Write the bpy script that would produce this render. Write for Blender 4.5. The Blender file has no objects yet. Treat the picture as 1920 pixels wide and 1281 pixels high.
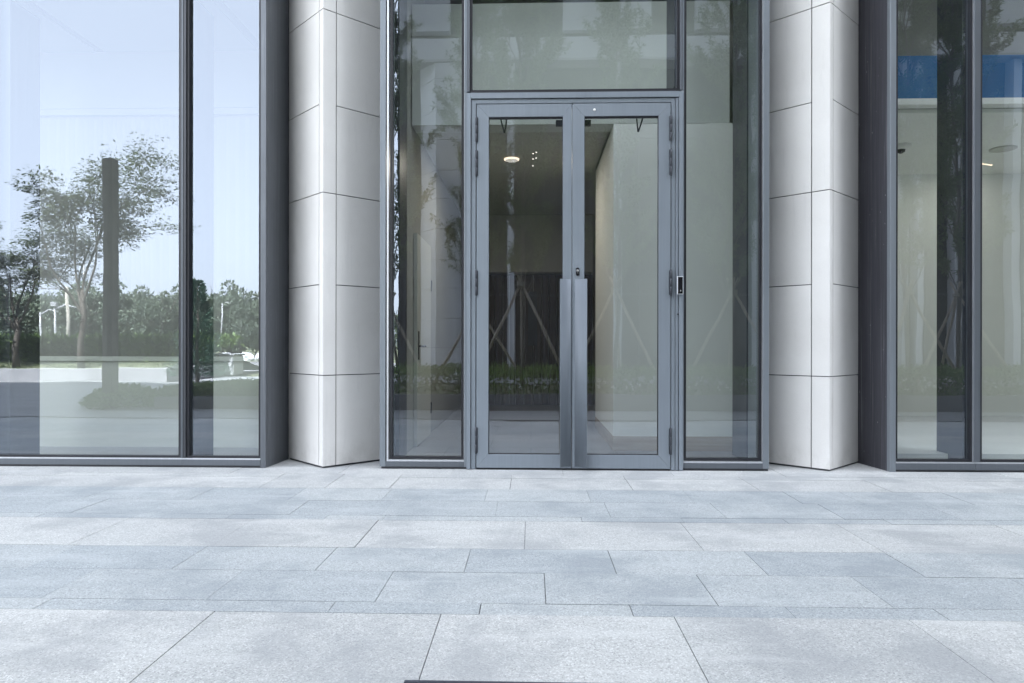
import bpy, bmesh, math, random
from mathutils import Vector, Matrix
random.seed(11)
scene = bpy.context.scene
C = scene.collection
PI = math.pi
rad = math.radians

# ------------------------------------------------------------------ camera
cd = bpy.data.cameras.new('camera'); cam = bpy.data.objects.new('camera', cd); C.objects.link(cam)
cd.sensor_width = 36.0; cd.lens = 24.0; cd.shift_y = 7.5/1920; cd.clip_start = 0.05; cd.clip_end = 2000
cam.location = (0, -5.5, 1.0)
cam.rotation_euler = (Matrix.Rotation(rad(1.6), 3, 'Z') @ Matrix.Rotation(rad(90), 3, 'X') @ Matrix.Rotation(0.0012, 3, 'Z')).to_euler()
scene.camera = cam

# ------------------------------------------------------------------ sky, sun, exposure
SUN_EL, SUN_AZ = rad(60), rad(-12)          # the sun stands behind the building: the plaza lies in its shade
w = bpy.data.worlds.new('World'); scene.world = w; w.use_nodes = True
nt = w.node_tree; nt.nodes.clear()
sky = nt.nodes.new('ShaderNodeTexSky'); sky.sky_type = 'NISHITA'; sky.sun_disc = False
sky.sun_elevation = SUN_EL; sky.sun_rotation = SUN_AZ
sky.air_density = 1.0; sky.dust_density = 2.5; sky.ozone_density = 1.0; sky.altitude = 0
bg = nt.nodes.new('ShaderNodeBackground'); bg.inputs['Strength'].default_value = 0.13
wo = nt.nodes.new('ShaderNodeOutputWorld')
hs = nt.nodes.new('ShaderNodeHueSaturation'); hs.inputs['Saturation'].default_value = .40
mxs = nt.nodes.new('ShaderNodeMix'); mxs.data_type = 'RGBA'; mxs.inputs[0].default_value = .86      # thin even haze over the whole sky
mxs.inputs[7].default_value = (1.40, 1.47, 1.60, 1)
nt.links.new(sky.outputs[0], hs.inputs['Color']); nt.links.new(hs.outputs[0], mxs.inputs[6]); nt.links.new(mxs.outputs[2], bg.inputs['Color'])
nt.links.new(bg.outputs[0], wo.inputs['Surface'])
sd = bpy.data.lights.new('sun', 'SUN'); sd.energy = 2.5; sd.angle = rad(0.5); sd.color = (1, .95, .88)
sun = bpy.data.objects.new('sun', sd); C.objects.link(sun)
# direction towards the sun: azimuth measured from +Y (towards +X positive)
sdir = Vector((math.sin(SUN_AZ)*math.cos(SUN_EL), math.cos(SUN_AZ)*math.cos(SUN_EL), math.sin(SUN_EL)))
sun.rotation_euler = sdir.to_track_quat('Z', 'Y').to_euler()
sun.location = sdir*60
scene.view_settings.view_transform = 'Standard'; scene.view_settings.look = 'None'
scene.view_settings.gamma = 1; scene.view_settings.exposure = 4.25
scene.cycles.max_bounces = 12; scene.cycles.transparent_max_bounces = 24
scene.cycles.glossy_bounces = 5; scene.cycles.diffuse_bounces = 5
scene.cycles.use_denoising = True
scene.cycles.caustics_reflective = False; scene.cycles.caustics_refractive = False

# ------------------------------------------------------------------ materials
class NT:
    def __init__(s, name):
        s.m = bpy.data.materials.new(name); s.m.use_nodes = True
        s.t = s.m.node_tree; s.t.nodes.clear()
        s.out = s.n('ShaderNodeOutputMaterial')
    def n(s, typ, **kw):
        x = s.t.nodes.new(typ)
        for k, v in kw.items():
            if hasattr(x, k): setattr(x, k, v)
            else: x.inputs[k].default_value = v
        return x
    def l(s, a, b): s.t.links.new(a, b)
    def coord(s, scale=(1, 1, 1), rot=(0, 0, 0), space='Object'):
        tc = s.n('ShaderNodeTexCoord'); mp = s.n('ShaderNodeMapping')
        mp.inputs['Scale'].default_value = scale; mp.inputs['Rotation'].default_value = rot
        s.l(tc.outputs[space], mp.inputs['Vector']); return mp.outputs[0]
    def noise(s, vec, scale, detail=3, rough=.55):
        x = s.n('ShaderNodeTexNoise'); x.inputs['Scale'].default_value = scale
        x.inputs['Detail'].default_value = detail; x.inputs['Roughness'].default_value = rough
        s.l(vec, x.inputs['Vector']); return x.outputs['Fac']
    def ramp(s, fac, stops, interp='LINEAR'):
        r = s.n('ShaderNodeValToRGB'); e = r.color_ramp; e.interpolation = interp
        while len(e.elements) < len(stops): e.elements.new(.5)
        for el, (p, c) in zip(e.elements, stops):
            el.position = p; el.color = c if len(c) == 4 else (*c, 1)
        s.l(fac, r.inputs[0]); return r.outputs[0]
    def mix(s, fac, a, b, mode='MIX'):
        x = s.n('ShaderNodeMix'); x.data_type = 'RGBA'; x.blend_type = mode
        for sock, v in ((x.inputs[0], fac), (x.inputs[6], a), (x.inputs[7], b)):
            if isinstance(v, (int, float)): sock.default_value = v
            elif isinstance(v, tuple): sock.default_value = (*v, 1) if len(v) == 3 else v
            else: s.l(v, sock)
        return x.outputs[2]
    def math(s, op, a, b=None, clamp=False):
        x = s.n('ShaderNodeMath'); x.operation = op; x.use_clamp = clamp
        for sock, v in ((x.inputs[0], a), (x.inputs[1], b)):
            if v is None: continue
            if isinstance(v, (int, float)): sock.default_value = v
            else: s.l(v, sock)
        return x.outputs[0]
    def bump(s, h, strength=.2, dist=.01):
        b = s.n('ShaderNodeBump'); b.inputs['Strength'].default_value = strength; b.inputs['Distance'].default_value = dist
        s.l(h, b.inputs['Height']); return b.outputs[0]
    def bsdf(s, color=None, rough=.5, metal=0, spec=.5, normal=None, **kw):
        p = s.n('ShaderNodeBsdfPrincipled')
        for key, v in (('Base Color', color), ('Roughness', rough), ('Metallic', metal), ('Specular IOR Level', spec)):
            if v is None: continue
            if isinstance(v, (int, float)): p.inputs[key].default_value = v
            elif isinstance(v, tuple): p.inputs[key].default_value = (*v, 1)
            else: s.l(v, p.inputs[key])
        if normal is not None: s.l(normal, p.inputs['Normal'])
        for k, v in kw.items(): p.inputs[k.replace('_', ' ')].default_value = v
        s.l(p.outputs[0], s.out.inputs[0]); return p

M = {}
def simple(name, col, rough=.5, metal=0, spec=.5, var=.12, scale=6, detail=4, stretch=(1, 1, 1), bump=0, bscale=60):
    t = NT(name); v = t.coord(stretch)
    f = t.noise(v, scale, detail)
    lo = tuple(c*(1-var) for c in col); hi = tuple(min(1, c*(1+var)) for c in col)
    c = t.ramp(f, [(.3, lo), (.7, hi)])
    nrm = None
    if bump: nrm = t.bump(t.noise(v, bscale, 3), bump, .004)
    t.bsdf(c, rough, metal, spec, nrm); M[name] = t.m; return t.m

# pale facade stone
t = NT('facade_stone'); v = t.coord()
big = t.noise(v, 1.3, 5, .6); streak = t.noise(t.coord((5, 5, .5)), 4, 4); fine = t.noise(v, 220, 2)
oi = t.n('ShaderNodeAttribute'); oi.attribute_name = 'tone'
c = t.ramp(big, [(.3, (.635, .622, .60)), (.72, (.735, .725, .705))])
c = t.mix(t.math('MULTIPLY', t.math('GREATER_THAN', streak, .62), .10), c, (.47, .465, .46))
c = t.mix(.10, c, t.ramp(fine, [(.3, (.36, .36, .36)), (.7, (.85, .85, .85))]))
geo = t.n('ShaderNodeNewGeometry'); sx = t.n('ShaderNodeSeparateXYZ'); t.l(geo.outputs['Position'], sx.inputs[0])
spl = t.noise(t.coord((1, 1, .6)), 9, 6, .7)
foot = t.math('MULTIPLY', t.math('SUBTRACT', 1.0, t.math('MULTIPLY', sx.outputs['Z'], 4.5), True), t.ramp(spl, [(.42, (0, 0, 0)), (.68, (1, 1, 1))]), True)
c = t.mix(t.math('MULTIPLY', foot, .42), c, (.34, .325, .30))
k = t.math('ADD', t.math('MULTIPLY', oi.outputs['Fac'], .07), .965)
cc = t.n('ShaderNodeVectorMath'); cc.operation = 'SCALE'; t.l(c, cc.inputs[0]); t.l(k, cc.inputs['Scale'])
t.bsdf(cc.outputs[0], .55, 0, .35, t.bump(fine, .05, .003)); M['stone'] = t.m

# granite paving, two tones
def granite(name, c0, c1, dark, stain):
    t = NT(name); v = t.coord()
    at = t.n('ShaderNodeAttribute'); at.attribute_name = 'tone'
    base = t.mix(at.outputs['Fac'], c0, c1)
    n1 = t.noise(v, 230, 2, .75); n2 = t.noise(v, 430, 1, .6); st = t.noise(v, 1.6, 6, .65); st2 = t.noise(t.coord((.5, 2.6, 1)), 2.4, 5, .6)
    vo = t.n('ShaderNodeTexVoronoi'); vo.inputs['Scale'].default_value = 210; t.l(v, vo.inputs['Vector'])
    vr = t.n('ShaderNodeSeparateColor'); t.l(vo.outputs['Color'], vr.inputs[0])
    grain = t.math('ADD', t.math('MULTIPLY', vr.outputs[0], .75), t.math('MULTIPLY', n1, .25))
    sp = t.ramp(grain, [(.10, (.16, .16, .17)), (.26, (.44, .44, .44)), (.70, (.56, .56, .56)), (.86, (.82, .82, .82))])
    c = t.mix(.62, base, sp, 'OVERLAY')
    c = t.mix(t.ramp(n2, [(.60, (0, 0, 0)), (.72, (.35, .35, .35))]), c, tuple(x*.35 for x in c0))
    c = t.mix(t.ramp(st, [(.47, (0, 0, 0)), (.60, (.60, .60, .60))]), c, stain)
    c = t.mix(t.ramp(st2, [(.54, (0, 0, 0)), (.70, (.45, .45, .45))]), c, tuple(min(1, x*1.25) for x in c1))
    sc = t.noise(t.coord((1, 2.2, 1), (0, 0, .7)), 5.5, 8, .78)       # pale scuffs
    c = t.mix(t.ramp(sc, [(.655, (0, 0, 0)), (.70, (.30, .30, .30))]), c, (.62, .62, .62))
    gm = t.n('ShaderNodeTexVoronoi'); gm.inputs['Scale'].default_value = 1.9; t.l(v, gm.inputs['Vector'])      # old gum and drip spots
    wob = t.math('MULTIPLY', t.noise(v, 40, 2), .022)
    c = t.mix(t.math('MULTIPLY', t.math('LESS_THAN', t.math('ADD', gm.outputs['Distance'], wob), .034), .42), c, (.20, .205, .21))
    lk = t.noise(t.coord((1, .35, 1), (0, 0, .35)), 3.4, 7, .75)      # wheel and water marks
    c = t.mix(t.ramp(lk, [(.60, (0, 0, 0)), (.67, (.28, .28, .28)), (.74, (.10, .10, .10))]), c, stain)
    r = t.ramp(st, [(.3, (.50, .50, .50)), (.7, (.66, .66, .66))])
    t.bsdf(c, r, 0, .4, t.bump(n1, .05, .0015)); M[name] = t.m
granite('granite_light', (.395, .409, .412), (.455, .467, .466), (.22, .22, .23), (.285, .30, .315))
granite('granite_grey', (.325, .355, .375), (.39, .415, .425), (.16, .17, .18), (.245, .275, .30))
simple('grout', (.15, .155, .16), .9, var=.85, scale=3.2, detail=6)
t = NT('plaza_stone'); v = t.coord()
br = t.n('ShaderNodeTexBrick'); br.inputs['Scale'].default_value = 1; br.inputs['Mortar Size'].default_value = .004
br.inputs['Brick Width'].default_value = .86; br.inputs['Row Height'].default_value = .42
br.inputs['Color1'].default_value = (.27, .275, .28, 1); br.inputs['Color2'].default_value = (.33, .335, .34, 1); br.inputs['Mortar'].default_value = (.16, .16, .17, 1)
t.l(v, br.inputs['Vector'])
c = t.mix(t.ramp(t.noise(t.coord((.4, 1.8, 1)), 1.1, 5), [(.42, (0, 0, 0)), (.66, (.55, .55, .55))]), br.outputs[0], (.21, .215, .225))
t.bsdf(c, .5, 0, .45); M['plaza'] = t.m
simple('asphalt', (.16, .16, .165), .85, var=.2, scale=1.2)
simple('ground_soil', (.12, .13, .07), .95, var=.35, scale=.4)

# metals
def metal(name, col, rough, met=.75, streak=.12, dust=0.0):
    t = NT(name); v = t.coord((30, 30, .8))
    f = t.noise(v, 2.2, 5); g = t.noise(t.coord(), 2.2, 5, .6)
    c = t.ramp(f, [(.3, tuple(x*(1-streak) for x in col)), (.7, tuple(x*(1+streak) for x in col))])
    if dust:
        d = t.noise(t.coord((34, 34, .35)), 2.0, 6, .7)
        c = t.mix(t.ramp(d, [(.56, (0, 0, 0)), (.74, (dust, dust, dust))]), c, (.55, .55, .58))
        pt = t.noise(t.coord((40, 40, 14)), 2.0, 2)
        c = t.mix(t.ramp(pt, [(.74, (0, 0, 0)), (.77, (dust*1.6,)*3)]), c, (.7, .7, .72))
    r = t.ramp(g, [(.3, (rough-.06,)*3), (.7, (rough+.08,)*3)])
    t.bsdf(c, r, met, .5); M[name] = t.m
metal('frame_metal', (.12, .134, .152), .42, .4, .05)
metal('jamb_metal', (.21, .235, .262), .42, .4, .05)
metal('mullion_metal', (.05, .054, .062), .40, .3, .06)
metal('door_metal', (.235, .268, .305), .42, .35, .035)
metal('reveal_metal', (.088, .088, .104), .34, .55, .16, .6)
metal('reveal_light', (.125, .136, .152), .42, .5, .08, .22)
metal('bead_metal', (.66, .68, .72), .35, .8, .05)
metal('hinge_metal', (.035, .04, .05), .45, .3, .08)
metal('handle_metal', (.17, .195, .225), .5, .15, .03)
metal('fin_metal', (.045, .05, .065), .35, .3, .1)
metal('grate_metal', (.07, .075, .10), .5, .5, .1)
metal('chrome', (.75, .75, .76), .2, 1.0, .02)
simple('gasket', (.012, .013, .018), .5, var=.2)
simple('black_plastic', (.010, .010, .012), .18, var=.1)
simple('dark_trim', (.03, .032, .038), .4, var=.2)
simple('white_paint', (.80, .80, .78), .6, var=.02, scale=2)
simple('plaster', (.85, .86, .83), .7, var=.03, scale=1.2)
simple('plaster_grey', (.55, .55, .51), .8, var=.05, scale=.8)
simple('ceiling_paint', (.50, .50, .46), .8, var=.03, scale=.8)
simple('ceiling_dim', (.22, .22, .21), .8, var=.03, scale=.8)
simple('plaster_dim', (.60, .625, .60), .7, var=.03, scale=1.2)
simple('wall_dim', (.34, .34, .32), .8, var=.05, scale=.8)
simple('skirting_timber', (.42, .35, .28), .5, var=.15, scale=3, stretch=(1, 1, 12))
simple('blind_fabric', (.22, .215, .205), .8, var=.04, scale=2)
simple('blue_panel', (.006, .115, .31), .5, var=.06, scale=2)
t = NT('interior_floor'); br = t.n('ShaderNodeTexBrick'); br.inputs['Scale'].default_value = 1; br.inputs['Brick Width'].default_value = .8; br.inputs['Row Height'].default_value = .6
br.inputs['Mortar Size'].default_value = .004; br.inputs['Color1'].default_value = (.27, .26, .275, 1); br.inputs['Color2'].default_value = (.33, .32, .335, 1); br.inputs['Mortar'].default_value = (.10, .10, .105, 1)
t.l(t.coord(), br.inputs['Vector']); t.bsdf(t.mix(.25, br.outputs[0], t.ramp(t.noise(t.coord(), 2.5, 5), [(.3, (.2, .2, .2)), (.7, (.42, .41, .42))])), .28, 0, .5); M['interior_floor'] = t.m
simple('pale_floor', (.62, .62, .60), .4, var=.06, scale=1.2)
t = NT('dark_wood'); v = t.coord((9, 9, .35)); f = t.noise(v, 3.2, 8, .7); g = t.noise(t.coord(), 1.2, 4)
c = t.ramp(f, [(.28, (.012, .008, .005)), (.55, (.05, .031, .019)), (.75, (.12, .078, .05))])
c = t.mix(t.ramp(g, [(.5, (0, 0, 0)), (.75, (.5, .5, .5))]), c, (.10, .075, .06))
t.bsdf(c, .5); M['dark_wood'] = t.m
simple('planter_stone', (.30, .30, .31), .7, var=.12, scale=2.5, bump=.1)
simple('pylon_bronze', (.06, .053, .045), .45, .4, var=.1, scale=2)
simple('opp_stone', (.50, .51, .53), .6, var=.06, scale=.8)
simple('opp_soffit', (.30, .305, .32), .6, var=.05, scale=.8)
t = NT('opposite_glass'); f = t.noise(t.coord(), .15, 2)
t.bsdf(t.ramp(f, [(.3, (.012, .015, .018)), (.7, (.035, .04, .045))]), .08, 0, .5); M['opp_glass'] = t.m
simple('mass_stone', (.46, .465, .47), .6, var=.06, scale=.5)
simple('bark', (.10, .085, .07), .9, var=.4, scale=9, stretch=(1, 1, .25), bump=.4, bscale=18)
simple('young_bark', (.17, .155, .14), .9, var=.3, scale=14)
simple('stake_wood', (.46, .40, .33), .8, var=.25, scale=8, stretch=(3, 3, .4))
simple('concrete_pole', (.34, .32, .27), .8, var=.1, scale=2)
simple('white_steel', (.33, .335, .34), .45, var=.04)
def leafmat(name, a, b, c3):
    t = NT(name); at = t.n('ShaderNodeAttribute'); at.attribute_name = 'tone'
    c = t.ramp(at.outputs['Fac'], [(0, a), (.55, b), (1, c3)])
    p = t.bsdf(c, .55, 0, .35)
    tr = t.n('ShaderNodeBsdfTranslucent'); t.l(c, tr.inputs[0])
    mx = t.n('ShaderNodeMixShader'); mx.inputs[0].default_value = .28
    t.l(p.outputs[0], mx.inputs[1]); t.l(tr.outputs[0], mx.inputs[2]); t.l(mx.outputs[0], t.out.inputs[0]); M[name] = t.m
leafmat('leaf_dark', (.05, .065, .03), (.075, .10, .045), (.12, .145, .07))
leafmat('leaf_young', (.08, .125, .045), (.125, .195, .07), (.18, .25, .10))
leafmat('leaf_hedge', (.08, .14, .03), (.14, .23, .055), (.22, .31, .09))
leafmat('leaf_forest_haze', (.06, .085, .062), (.10, .13, .09), (.15, .18, .12))  # greens paled slightly bluish, distance haze put into the leaf colour
leafmat('leaf_conifer', (.035, .08, .055), (.065, .13, .09), (.10, .17, .12))
leafmat('petal', (.75, .75, .72), (.8, .8, .78), (.85, .85, .83))
leafmat('grass_blade', (.06, .09, .03), (.10, .14, .05), (.16, .19, .08))

# coated window glass: mirror coat on the outer face, clear tint behind
def glassmat(name, r0, tint, wav):
    t = NT(name)
    g = t.n('ShaderNodeBsdfGlossy'); g.inputs['Roughness'].default_value = 0.0; g.inputs['Color'].default_value = (.78, .87, 1.0, 1)
    tr = t.n('ShaderNodeBsdfTransparent'); tr.inputs['Color'].default_value = (*tint, 1)
    lw = t.n('ShaderNodeLayerWeight'); lw.inputs['Blend'].default_value = .5
    f5 = t.math('POWER', lw.outputs['Facing'], 5.0)
    fac = t.math('ADD', t.math('MULTIPLY', f5, 1-r0), r0, True)
    a = t.noise(t.coord((.9, .9, 1.6)), 1.3, 1, .4)
    b = t.noise(t.coord((.25, .25, 7)), 1.0, 1, .4)
    h = t.math('ADD', a, t.math('MULTIPLY', b, .10))
    t.l(t.bump(h, 1.0, wav), g.inputs['Normal'])
    mx = t.n('ShaderNodeMixShader'); t.l(fac, mx.inputs[0]); t.l(tr.outputs[0], mx.inputs[1]); t.l(g.outputs[0], mx.inputs[2])
    df = t.n('ShaderNodeBsdfDiffuse'); df.inputs['Color'].default_value = (.62, .62, .60, 1)      # thin film of dust with wiped streaks, also a painted veil lightening the interior
    dn = t.noise(t.coord((1.6, 1.6, .5), (0, .5, 0)), 1.6, 6, .7); dots = t.noise(t.coord(), 38, 2)
    dm = t.math('ADD', t.math('MULTIPLY', dn, .026), t.math('MULTIPLY', t.math('GREATER_THAN', dots, .77), .035))
    m2 = t.n('ShaderNodeMixShader'); t.l(dm, m2.inputs[0]); t.l(mx.outputs[0], m2.inputs[1]); t.l(df.outputs[0], m2.inputs[2])
    t.l(m2.outputs[0], t.out.inputs[0]); M[name] = t.m
glassmat('coated_glass', .20, (.92, .95, .93), .0011)
glassmat('door_glass', .25, (.94, .955, .94), .0009)
t = NT('clear_back'); tr = t.n('ShaderNodeBsdfTransparent'); tr.inputs['Color'].default_value = (.97, .985, .975, 1); t.l(tr.outputs[0], t.out.inputs[0]); M['clear'] = t.m
def emit(name, col, s):
    t = NT(name); e = t.n('ShaderNodeEmission'); e.inputs[0].default_value = (*col, 1); e.inputs[1].default_value = s; t.l(e.outputs[0], t.out.inputs[0]); M[name] = t.m
emit('lamp_glow', (1, .95, .88), .11); emit('warm_glow', (1, .80, .62), .11); emit('lamp_dim', (1, .93, .84), .035)

# ------------------------------------------------------------------ mesh helpers
def box(bm, x0, x1, y0, y1, z0, z1, bev=0, mi=0):
    vs = [bm.verts.new((x, y, z)) for x in (x0, x1) for y in (y0, y1) for z in (z0, z1)]
    fs = []
    for q in ((0, 1, 3, 2), (4, 6, 7, 5), (0, 4, 5, 1), (2, 3, 7, 6), (0, 2, 6, 4), (1, 5, 7, 3)):
        f = bm.faces.new([vs[i] for i in q]); f.material_index = mi; fs.append(f)
    if bev:
        es = list({e for f in fs for e in f.edges})
        r = bmesh.ops.bevel(bm, geom=es, offset=bev, segments=1, affect='EDGES', clamp_overlap=True)
        for f in r['faces']: f.material_index = mi
    return fs
def prism(bm, pts, z0, z1, mi=0):
    n = len(pts); lo = [bm.verts.new((x, y, z0)) for x, y in pts]; hi = [bm.verts.new((x, y, z1)) for x, y in pts]
    fs = [bm.faces.new(lo[::-1]), bm.faces.new(hi)]
    for i in range(n): fs.append(bm.faces.new((lo[i], lo[(i+1) % n], hi[(i+1) % n], hi[i])))
    for f in fs: f.material_index = mi
    return fs
def tube(bm, pts, radii, seg=8, cap=True, mi=0):
    pts = [Vector(p) for p in pts]; rings = []
    up = None
    for i, p in enumerate(pts):
        d = (pts[min(i+1, len(pts)-1)] - pts[max(i-1, 0)]).normalized()
        if up is None: up = Vector((1, 0, 0)) if abs(d.x) < .8 else Vector((0, 1, 0))
        a = d.cross(up).normalized(); b = d.cross(a).normalized(); up = -b if False else up
        r = radii[i] if isinstance(radii, (list, tuple)) else radii
        rings.append([bm.verts.new(p + (a*math.cos(2*PI*k/seg) + b*math.sin(2*PI*k/seg))*r) for k in range(seg)])
    for q in range(len(rings)-1):
        for k in range(seg):
            f = bm.faces.new((rings[q][k], rings[q][(k+1) % seg], rings[q+1][(k+1) % seg], rings[q+1][k])); f.smooth = True; f.material_index = mi
    if cap:
        bm.faces.new(rings[0][::-1]).material_index = mi; bm.faces.new(rings[-1]).material_index = mi
def lathe(bm, prof, c, seg=24, axis='Z', mi=0):
    rings = []
    for r, h in prof:
        ring = []
        for k in range(seg):
            a = 2*PI*k/seg
            p = (c[0]+r*math.cos(a), c[1]+r*math.sin(a), c[2]+h) if axis == 'Z' else (c[0]+r*math.cos(a), c[1]+h, c[2]+r*math.sin(a))
            ring.append(bm.verts.new(p))
        rings.append(ring)
    for q in range(len(rings)-1):
        for k in range(seg):
            f = bm.faces.new((rings[q][k], rings[q][(k+1) % seg], rings[q+1][(k+1) % seg], rings[q+1][k])); f.material_index = mi; f.smooth = True
    bm.faces.new(rings[0][::-1]).material_index = mi; bm.faces.new(rings[-1]).material_index = mi
def obj(name, bm, mats, parent=None, tone=False):
    if tone:
        pass
    bmesh.ops.recalc_face_normals(bm, faces=bm.faces[:])
    me = bpy.data.meshes.new(name); bm.to_mesh(me); bm.free()
    for m in (mats if isinstance(mats, (list, tuple)) else [mats]): me.materials.append(M[m])
    o = bpy.data.objects.new(name, me); C.objects.link(o)
    if parent is not None: o.parent = parent
    return o
def B(name, mats, parent, *boxes, bev=.0015):
    bm = bmesh.new()
    for b in boxes: box(bm, *b, bev=bev)
    return obj(name, bm, mats, parent)
def tag(o, label=None, cat=None, group=None, kind=None):
    if label: o['label'] = label
    if cat: o['category'] = cat
    if group: o['group'] = group
    if kind: o['kind'] = kind
    return o
def thing(name, label, cat, loc=(0, 0, 0), group=None, kind=None):
    o = bpy.data.objects.new(name, None); C.objects.link(o); o.location = loc; o.empty_display_size = .2
    return tag(o, label, cat, group, kind)
def copy_tree(o, parent=None):
    c = o.copy(); C.objects.link(c)
    if parent is not None: c.parent = parent
    for ch in list(o.children): copy_tree(ch, c)
    return c
def pane(name, x0, x1, y, z0, z1, parent, mat='coated_glass', th=.012):
    bm = bmesh.new(); fs = box(bm, x0, x1, y, y+th, z0, z1)
    bm.normal_update()
    for f in bm.faces: f.material_index = 0 if f.calc_center_median().y < y+th*.25 else 1
    return obj(name, bm, [mat, 'clear'], parent)

# ------------------------------------------------------------------ ground and paving
bm = bmesh.new()
def sheet(bm, x0, x1, y0, y1, z):
    bm.faces.new([bm.verts.new(p) for p in ((x0, y0, z), (x1, y0, z), (x1, y1, z), (x0, y1, z))])
sheet(bm, -600, 600, -900, 300, -.06); tag(obj('ground', bm, 'ground_soil'), kind='structure')

def paving():
    rows = [  # y near, y far, tone, joints along the row, pitch beyond the frame
        (-3.56, -2.968, 0, [-1.188, -.333, .527, 1.38], .86),
        (-2.966, -2.857, 1, [-1.885, -.761, -.193, .381, .974, 1.529], .66),
        (-2.855, -2.499, 1, [-1.934, -1.276, -.608, .058, .722, 1.387, 2.057], .665),
        (-2.496, -2.149, 1, [-2.264, -1.606, -.957, -.295, .375, 1.037, 1.708], .662),
        (-2.146, -1.614, 0, [-2.319, -1.593, -.872, -.031, .845, 1.714, 2.587], .86),
        (-1.611, -1.512, 1, [-2.883, -2.315, -1.758, -1.191, -.853, .292, .869, 1.452, 2.028, 2.598], .57),
        (-1.509, -1.132, 1, [-2.743, -2.072, -1.43, -.88, -.21, .465, 1.136, 1.81], .67),
        (-1.129, -.760, 1, [-3.594, -2.923, -2.216, -1.571, -.967, -.299, .384, 1.047, 1.723, 2.109, 2.797], .67),
        (-.757, -.362, 0, [-3.658, -2.828, -1.915, -1.446, -.992, -.146, .707, 1.583, 2.475, 3.234], .86),
        (-.359, -.235, 0, [-3.66, -2.83, -1.917, -1.448, -.994, -.148, .705, 1.581, 2.473, 3.232], .86),
        (-.232, .60, 0, [-3.2, -2.35, -1.5, -.62, .25, 1.1, 1.95, 2.8, 3.65], .86),
    ]
    bm = bmesh.new(); tones = []
    rnd = random.Random(5)
    lay = bm.faces.layers.float.new('tone')
    for y0, y1, k, js, pitch in rows:
        xs = list(js)
        while xs[0] > -14: xs.insert(0, xs[0]-pitch)
        while xs[-1] < 14: xs.append(xs[-1]+pitch)
        for a, b in zip(xs, xs[1:]):
            g = rnd.choice([.0009, .0013, .0016, .0026]); dz = rnd.uniform(-.0010, .0010); t = rnd.random()
            if y0 < -3.5 and -.4 < a < 2.2: y0_ = -3.47
            else: y0_ = y0
            fs = box(bm, a+g, b-g, y0_+rnd.uniform(0, .0008), y1-rnd.uniform(0, .0008), -.03, dz, mi=k)
            for f in fs: f[lay] = t
    me_o = obj('paving', bm, ['granite_light', 'granite_grey'])
    tag(me_o, kind='structure')
    bm = bmesh.new(); sheet(bm, -14, 14, -3.56, .6, -.004); tag(obj('paving_joints', bm, 'grout'), kind='structure')
paving()
# the wide plaza beyond the drain, seen mirrored in the glass
bm = bmesh.new(); box(bm, -40, 34, -16.4, -3.66, -.05, -.002); tag(obj('plaza_pavement', bm, 'plaza'), kind='structure')
for xa, xb in ((-40, -14), (14, 34)):
    bm = bmesh.new(); box(bm, xa, xb, -3.658, .6, -.05, -.002); tag(obj('plaza_pavement', bm, 'plaza'), kind='structure')
bm = bmesh.new(); box(bm, -60, -6, -34, -21, -.055, -.03); tag(obj('road', bm, 'asphalt'), kind='structure')
bm = bmesh.new(); box(bm, -14, 14, -3.66, -3.47, -.05, -.035); tag(obj('drain_channel', bm, 'dark_trim'), 'dark slot drain running along the plaza paving', 'drain')
t = thing('drain_grate', 'dark metal grate edge at the bottom of the paving in front of the doors', 'grate', (-.375, -3.475, 0))
bm = bmesh.new(); L = 2.61
box(bm, 0, L, -.015, 0, -.03, .003); box(bm, 0, L, -.145, -.13, -.03, .003)
obj('grate_rim', bm, 'grate_metal', t)
bm = bmesh.new()
for i in range(86): box(bm, .008+i*.03, .026+i*.03, -.13, -.015, -.02, .002)
obj('bars', bm, 'grate_metal', t)

# ------------------------------------------------------------------ stone columns
CZ = [.012, .755, 1.497, 2.245, 2.972, 3.735, 4.48, 5.2]
def column(nose, lx, ly, rx, ry, cl, cr, label):
    n = Vector((nose, -.004)); l = Vector((lx, ly)); r = Vector((rx, ry))
    root = thing('stone_column', label, 'column', (nose, .2, 0), 'pale stone columns of the facade')
    off = Vector((nose, .2))
    dl = (l-n).normalized(); dr = (r-n).normalized()
    nl = Vector((dl.y, -dl.x)); nl = nl if nl.y < 0 else -nl
    nr = Vector((dr.y, -dr.x)); nr = nr if nr.y < 0 else -nr
    T = .03; g = .0038
    rnd = random.Random(int(nose*100))
    inn = n + (-(nl+nr)).normalized()*T*1.42
    def put(bm, pts, z0, z1, lay):
        t = rnd.random()
        for f in prism(bm, [tuple(p-off) for p in pts], z0, z1): f[lay] = t
    bm = bmesh.new(); lay = bm.faces.layers.float.new('tone')
    for a, b in zip(CZ, CZ[1:]):
        put(bm, [n+dl*(cl+g), l, l-nl*T, n+dl*(cl+g)-nl*T], a+g, b-g, lay)
        put(bm, [n+dr*(cr+g), n+dr*(cr+g)-nr*T, r-nr*T, r], a+g, b-g, lay)
    obj('side_panel', bm, 'stone', root)
    bm = bmesh.new(); lay = bm.faces.layers.float.new('tone')
    e = .004
    for a, b in ((CZ[0], CZ[1]), (CZ[1], CZ[3]), (CZ[3], CZ[5]), (CZ[5], CZ[7])):
        put(bm, [n+dl*e, n+dr*e, n+dr*(cr-g), n+dr*(cr-g)-nr*T, inn, n+dl*(cl-g)-nl*T, n+dl*(cl-g)], a+g, b-g, lay)
    obj('corner_panel', bm, 'stone', root)
    bm = bmesh.new(); q = .012
    i2 = n + (-(nl+nr)).normalized()*q*1.42
    prism(bm, [tuple(p-off) for p in (i2, r-nr*q, Vector((rx, .75)), Vector((lx, .75)), l-nl*q)], 0, 5.2)
    obj('core', bm, 'dark_trim', root)
    return root
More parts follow.
